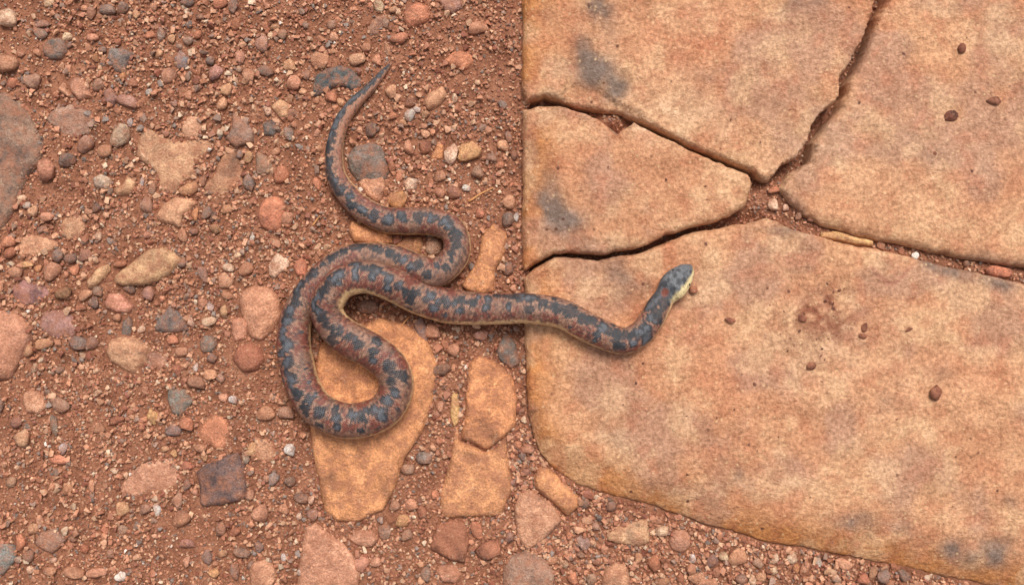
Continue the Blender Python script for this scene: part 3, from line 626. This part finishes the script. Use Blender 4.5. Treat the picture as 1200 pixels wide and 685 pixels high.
L = [scatter(46000, 1.2, 2.4, -170, 640, -150, 840), scatter(34000, 1.9, 3.6, -170, 640, -150, 840, 1), scatter(9500, 3.0, 5.6, -170, 640, -150, 840, 5),
     scatter(22000, 1.2, 2.6, 600, 1480, 500, 840), scatter(17000, 2.0, 4.2, 600, 1480, 500, 840), scatter(900, 4, 7, 600, 1480, 560, 840), scatter(9000, 2.2, 5.0, -900, -170, -600, 1300), scatter(7000, 2.2, 5.0, -170, 640, -600, -150), scatter(16000, 2.2, 5.0, -170, 1700, 840, 1300), scatter(60000, 1.0, 2.6, 614, 1480, -150, 420)]
X = np.concatenate([l[0] for l in L]); Y = np.concatenate([l[1] for l in L]); Rr = np.concatenate([l[2] for l in L])
build_grains('fine_gravel', X, Y, Rr, .25, 'fine rust red and salmon grit covering the soil')
# dark crumbs peppered over the slabs
n = 45; X = np.concatenate([rng.normal(955, 26, n), rng.uniform(640, 1190, 70)]); Y = np.concatenate([rng.normal(368, 26, n), rng.uniform(5, 640, 70)])
k = np.zeros(len(X), bool)
for P in SLABP.values():
    c = P.mean(0); k |= inside((P-c)*.92+c, X, Y)
X, Y = X[k], Y[k]
build_grains('dark_specks', X, Y, rng.uniform(.8, 2.6, len(X)), .0, 'dark brown specks peppered over the slab tops', cols=np.tile(lin((104,60,42)), (len(X), 1))*(1+rng.normal(0, .2, (len(X), 1))), flat=(.3, .5), zbase=np.full(len(X), SLAB_TOP))

# ------------------------------------------------------------------ dry twigs
def twig(p0, p1, r, label):
    n = 9; t = np.linspace(0, 1, n); a = np.array(p0, float); b = np.array(p1, float)
    c = a+(b-a)*t[:, None]; c[:, 0] += np.sin(t*5)*1.0; c[:, 1] += np.cos(t*7)*.8
    V = []; F = []; s = 6
    for i in range(n):
        rr = r*(1-.5*t[i])
        for j in range(s):
            an = 2*math.pi*j/s; d = (b-a)[:2]/np.hypot(*(b-a)[:2]); nn = np.array([-d[1], d[0]])
            q = c[i, :2]+nn*math.cos(an)*rr; V.append(world(q[0], q[1], c[i, 2]+math.sin(an)*rr))
    for i in range(n-1):
        for j in range(s): F.append([i*s+j, i*s+(j+1) % s, (i+1)*s+(j+1) % s, (i+1)*s+j])
    F += [list(range(s))[::-1], [(n-1)*s+j for j in range(s)]]
    obj('twig', mesh_np('twig', V, F, M_TWIG), label=label, cat='twig')
twig((549,235,4), (579,219,4), 1.5, 'thin dry straw coloured twig near the slab above the ochre rock')
twig((366,263,3), (376,252,4), 1.3, 'short dry twig beside the snake below the tail curve')
twig((468,383,4), (481,370,5), 1.2, 'short dry stalk poking from under the neck of the snake')

# ------------------------------------------------------------------ the snake: one continuous body from tail tip to snout
# x, y, height of the belly, half width, roll (degrees, belly turned to the right hand side)
CT = [(459,73,2,1.0,0),(454,79,2,2.6,0),(447,87,2,4.2,6),(435,101,2,5.8,8),(418,118,2,7.3,8),(403,137,2,8.6,8),(394.5,158,1,9.5,6),(391,180,1,10.5,0),(393.5,205,1,11.5,-8),(405,225,2,13,-8),(423,243,3,14.3,-6),(449,256.5,4,15.3,0),(475,258.5,4,16,4),(503,259,4,16,4),
 (526,266,4,16,0),(535,282,5,16,-6),(532,302,6,16.5,-8),(511,319,8,17.3,-6),(488,314.5,6,17.5,0),(464,305,3,17.5,0),(430,301.5,1,17.5,0),(410,304,1,17.5,0),(393,312.5,1,17.8,0),(376,327,1,18,-4),(360,346,1,18,-8),(347,370,1,18.5,-3),(343,400,1,20,-3),(345.5,421,2,20.5,-2),
 (355,455,5,20.5,-4),(373,480,8,20.7,4),(403,493,10,21,10),(432,490,10,20.8,12),(453,478,10,20.6,10),(464,453,10,20.5,6),(457,430,10,20.8,0),(436,412,11,21,-6),(408,397,13,21,-4),(389,380,17,19.8,10),(382,358,22,19.5,28),(396,334,26,19.2,38),(415,325.5,27,19.2,34),(436,325.5,26,19.2,26),
 (462,334.5,19,19.8,20),(488,347,6,20.4,16),(510,354.5,2,20.6,16),(526,358.5,3,20.5,20),(550,361,7,19.5,24),(575,362,12,18.3,26),(600,361.5,16.5,18,28),(616,361,18.3,18,28),(656,366.5,18,17.6,24),(695,386.5,18,17.2,14),(729,399,18,15.8,6),(750,391,18,15,10),(764,374,18,14.4,16),(773,358,18,14.0,24),
 (779.5,347.5,18,12.6,30),(788,337,18,16.6,32),(795,328.5,18,16.0,30),(802,320.5,18.5,12.6,26),(807,314.5,19.5,8.4,18),(810,310.6,20.5,2.0,10)]
CT = np.array(CT, float)
def catmull(P, sub):
    Q = np.vstack([2*P[0]-P[1], P, 2*P[-1]-P[-2]]); out = []; par = []
    for i in range(1, len(Q)-2):
        p0, p1, p2, p3 = Q[i-1], Q[i], Q[i+1], Q[i+2]
        for k in range(sub):
            t = k/sub; out.append(.5*((2*p1)+(-p0+p2)*t+(2*p0-5*p1+4*p2-p3)*t*t+(-p0+3*p1-3*p2+p3)*t**3)); par.append(i-1+t)
    out.append(P[-1]); par.append(len(P)-1.); return np.array(out), np.array(par)
S0, par0 = catmull(CT, 40)
arc = np.concatenate([[0], np.cumsum(np.hypot(*np.diff(S0[:, :2], axis=0).T))])
su = np.linspace(0, arc[-1], int(arc[-1]/.85))
S = np.stack([np.interp(su, arc, S0[:, k]) for k in range(5)], 1); par = np.interp(su, arc, par0)
S[:, 3] = np.maximum(S[:, 3], .5)
TG = np.gradient(S[:, :2], axis=0); TG /= np.hypot(*TG.T)[:, None]; RT = np.stack([-TG[:, 1], TG[:, 0]], 1)
hw = S[:, 3]; headpar = len(CT)-6.5
flat = np.interp(par, [0, headpar-1.5, headpar, headpar+1.5, len(CT)-1], [.9, .86, .70, .66, .6])
hh = hw*flat
NSEG = 44; al = np.linspace(-np.pi, np.pi, NSEG, endpoint=False)        # 0 = straight up, positive = right hand side
sn, cs = np.sin(al), np.cos(al)
zz = np.where(cs > 0, np.abs(cs)**.95, -np.abs(cs)**.8*.92)
cz = S[:, 2]+hh*.92
px = S[:, None, 0]+RT[:, None, 0]*hw[:, None]*sn[None]; py = S[:, None, 1]+RT[:, None, 1]*hw[:, None]*sn[None]
pz = cz[:, None]+hh[:, None]*zz[None]
kk = ((H-(cz+hh*.3)*U)/H)[:, None]
V = np.stack([(px-600)*U*kk, (342.5-py)*U*kk, pz*U], -1).reshape(-1, 3)
m = len(S); I = np.arange(m*NSEG).reshape(m, NSEG); J = np.roll(I, -1, 1)
F = np.stack([I[:-1], J[:-1], J[1:], I[1:]], -1).reshape(-1, 4)[:, ::-1].tolist()
V = np.vstack([V, V[:NSEG].mean(0), V[(m-1)*NSEG:m*NSEG].mean(0)])
a, b = m*NSEG, m*NSEG+1
for j in range(NSEG):
    F.append([a, I[0, j], J[0, j]][::-1]); F.append([b, J[-1, j], I[-1, j]][::-1])
# skin pattern: dark blotches read along the body (arc length, angle)
BL = [  # tile origin, scale, control range, blotches x y r
 ((360,60),5.71,(0,9),'540 95 14;520 115 16;498 140 18;475 165 20;450 192 22;425 218 24;398 242 26;370 268 26;342 295 27;312 318 27;285 340 28;255 362 30;232 395 32;215 430 32;195 470 32;178 510 32;168 555 32;152 605 34;140 655 36'),
 ((370,170),5.71,(6,15),'85 30 32;95 110 34;90 170 32;110 220 34;130 255 34;165 310 40;235 350 34;245 410 36;300 430 26;330 445 32;395 480 40;490 500 40;575 475 32;600 500 26;690 485 34;730 470 22;780 490 36;870 510 40;890 545 34;940 600 46'),
 ((430,260),8.157,(14,20),'760 20 45;860 110 46;850 170 44;850 230 44;800 300 38;810 370 34;760 430 40;670 410 40;580 510 46;500 410 46;420 430 38;340 360 52;280 330 34;220 290 50;130 270 42;60 240 42'),
 ((310,260),8.157,(19,26),'1060 250 50;950 225 36;880 240 52;760 280 48;700 300 34;640 340 52;560 400 36;480 480 54;420 540 36;350 600 54'),
 ((310,330),6.85,(24,29),'290 40 44;270 110 34;260 160 40;215 230 50;195 310 50;165 390 40;160 450 36;200 510 56;150 560 34;210 630 46;120 580 20;310 400 16;300 170 18'),
 ((310,420),6.0,(26,36),'165 40 46;130 150 20;205 140 44;170 95 30;240 240 46;205 195 26;320 160 16;330 285 38;290 340 38;300 380 22;400 370 44;370 250 22;400 465 26;510 345 34;525 400 38;525 465 30;620 380 38;655 395 34;695 405 42;690 495 30;730 360 34;775 340 38;840 400 38;840 350 30;870 280 44;920 230 40;895 150 34;885 50 44;900 80 30;985 115 34;940 100 24;810 480 14;945 350 16;300 70 14'),
 ((310,330),6.85,(34,40),'910 480 46;890 550 40;880 620 34;770 490 40;740 450 28;690 430 30;620 390 38;560 370 34;545 470 32;560 420 28;510 340 26;470 280 48;440 240 40;400 180 40;420 140 30;460 100 46;500 60 44;740 520 20;650 450 14;600 480 12'),
 ((310,260),8.157,(38,43),'640 560 56;720 500 56;690 540 40;870 400 48;880 460 36;885 530 36;960 440 40;1070 450 56;1050 510 30;730 580 34;1000 630 12;900 650 12'),
 ((430,260),8.157,(40,46),'90 450 64;70 520 34;0 440 44;170 490 36;230 550 50;215 630 46;310 600 46;350 640 30;390 670 46;460 660 40'),
 ((430,320),6.226,(41,50),'50 20 36;170 50 40;165 110 34;235 90 36;280 120 30;350 140 44;320 210 36;320 260 20;440 180 30;470 165 42;500 250 34;520 205 26;580 210 42;575 305 18;640 215 26;690 195 34;685 275 34;775 215 34;730 215 24;875 250 34;880 180 34;820 170 26;950 160 36;1040 240 32;1020 170 30;1100 170 44;1170 270 22;1170 180 34'),
 ((600,320),6.225,(48,56),'0 170 36;60 165 44;150 180 46;130 260 32;230 220 42;320 260 46;310 185 22;380 260 36;440 240 34;410 290 34;510 330 42;470 300 30;580 340 44;550 340 34;420 385 15;660 390 52;620 450 34;600 490 20;710 420 36;760 450 52;770 525 40;740 375 22;810 440 36;850 450 36;890 430 38;880 510 28;970 490 38;975 400 36;940 430 30'),
 ((680,290),4.894,(53,58),'380 525 30;370 460 38;370 490 30;400 400 34;440 420 32;395 330 46;440 300 46;430 370 36;470 330 30;465 450 15;520 310 38;525 370 18;420 270 36;470 270 30'),
]
sv = np.repeat(su, NSEG); av = np.tile(al, m); hv = np.repeat(hw, NSEG); pv = np.repeat(par, NSEG); rollv = np.repeat(S[:, 4], NSEG)
nz = fbm(sv, av*20, 4.5, 600, 3); nz2 = fbm(sv, av*20, 16, 610, 3)
dark = np.full(len(sv), 9.0)
for (ox, oy), sc, (c0, c1), txt in BL:
    ok = np.where((par >= c0) & (par <= c1))[0]
    for q in txt.split(';'):
        x, y, r = map(float, q.split()); x = x/sc+ox; y = y/sc+oy; r = r/sc*1.02
        j = ok[((S[ok, 0]-x)**2+(S[ok, 1]-y)**2).argmin()]
        t = ((x-S[j, 0])*RT[j, 0]+(y-S[j, 1])*RT[j, 1])/hw[j]; a0 = math.asin(max(-.95, min(.95, t)))
        near = np.abs(sv-su[j]) < r*1.8
        d = np.hypot(sv[near]-su[j], (av[near]-a0)*hv[near]*.92)/r
        dark[near] = np.minimum(dark[near], d)
dk = dark+(nz-.5)*1.5
def lay(c, f, col): f = np.clip(f, 0, 1)[:, None]; return c*(1-f)+lin(col)*f
c = np.tile(lin((124,88,72)), (len(sv), 1))
c = lay(c, sstep(.39, .54, nz2), (112,60,48))                                     # rusty saddles
tailf = sstep(10, 5, pv); c = lay(c, tailf*.7, (172,118,92))
c = lay(c, sstep(.58, .70, fbm(sv, av*20, 2.6, 640, 2))*.5, (172,132,106))         # pale scale tips
c = lay(c, sstep(.57, .68, fbm(sv, av*20, 3.0, 650, 2))*.7, (58,48,46))             # fine dark stippling
c = lay(c, sstep(.9, 1.1, dk)*sstep(1.45, 1.2, dk)*.45, (164,126,104))              # light rims
c = lay(c, sstep(1.10, .98, dk)*(.82+.18*sstep(.4, .5, nz)), (42,42,46)); c = lay(c, sstep(.8, .3, dk)*sstep(.45, .65, nz2), (84,86,92))                                       # slate blotches
hd = sstep(headpar+.2, headpar+.9, pv)                                            # head shields
c = lay(c, hd, (96,98,102))
c = lay(c, hd*sstep(.5, .62, fbm(sv, av*14, 5, 660, 2))*.8, (56,58,64))
i0 = int(np.argmin(np.abs(par-(headpar+.75)))); red = np.hypot(sv-su[i0], (av+.3)*hv)/5.2
c = lay(c, sstep(1.2, .7, red+(nz-.5)*.6), (126,70,56))
for x, y, r in ((590,185,15),(618,172,12),(560,200,14),(535,165,13),(604,215,13),(500,185,13),(490,215,12),(540,235,13),(565,130,10),(630,140,9)):
    x = x/4.894+680; y = y/4.894+290; r = r/4.894; ok = np.where(par > headpar-.5)[0]
    j = ok[((S[ok, 0]-x)**2+(S[ok, 1]-y)**2).argmin()]
    a0 = math.asin(max(-.95, min(.95, ((x-S[j, 0])*RT[j, 0]+(y-S[j, 1])*RT[j, 1])/hw[j])))
    c = lay(c, sstep(1.25, .75, np.hypot(sv-su[j], (av-a0)*hv)/r+(nz-.5))*.85, (46,46,50))
rb = np.degrees(av)+rollv
belly = sstep(73, 84, np.abs(rb)+(nz-.5)*22)
c = lay(c, belly, (212,172,126))
c = lay(c, belly*sstep(.6, .7, nz)*.5, (120,96,78))
jaw = hd*sstep(52, 64, rb+(nz-.5)*20); c = lay(c, jaw, (222,200,150))
c = lay(c, jaw*sstep(.58, .66, nz)*.6, (90,78,66))
c = np.vstack([c, c[:1], c[-1:]])
girth = np.maximum(hv, 3)
UV = np.stack([sv/2.1, av/(2*np.pi)*62], 1); UV = np.vstack([UV, UV[:1], UV[-1:]])
snake = obj('snake', mesh_np('snake', V, F, M_SNAKE, col=c, uv=UV), label='coiled brown snake with slate zigzag blotches, its head resting on the slab', cat='snake')
# eyes
je = int(np.argmin(np.abs(par-(len(CT)-3.6))))
for sd_ in (-1, 1):
    bm = bmesh.new(); bmesh.ops.create_uvsphere(bm, u_segments=16, v_segments=10, radius=1.9*U)
    me = bpy.data.meshes.new('eye'); bm.to_mesh(me); bm.free(); me.polygons.foreach_set('use_smooth', [True]*len(me.polygons)); me.materials.append(M_EYE)
    e = obj('eye', me, parent=snake)
    an = math.radians(62)*sd_
    e.location = world(S[je, 0]+RT[je, 0]*hw[je]*.93*math.sin(an), S[je, 1]+RT[je, 1]*hw[je]*.93*math.sin(an), cz[je]+hh[je]*.9*math.cos(an))
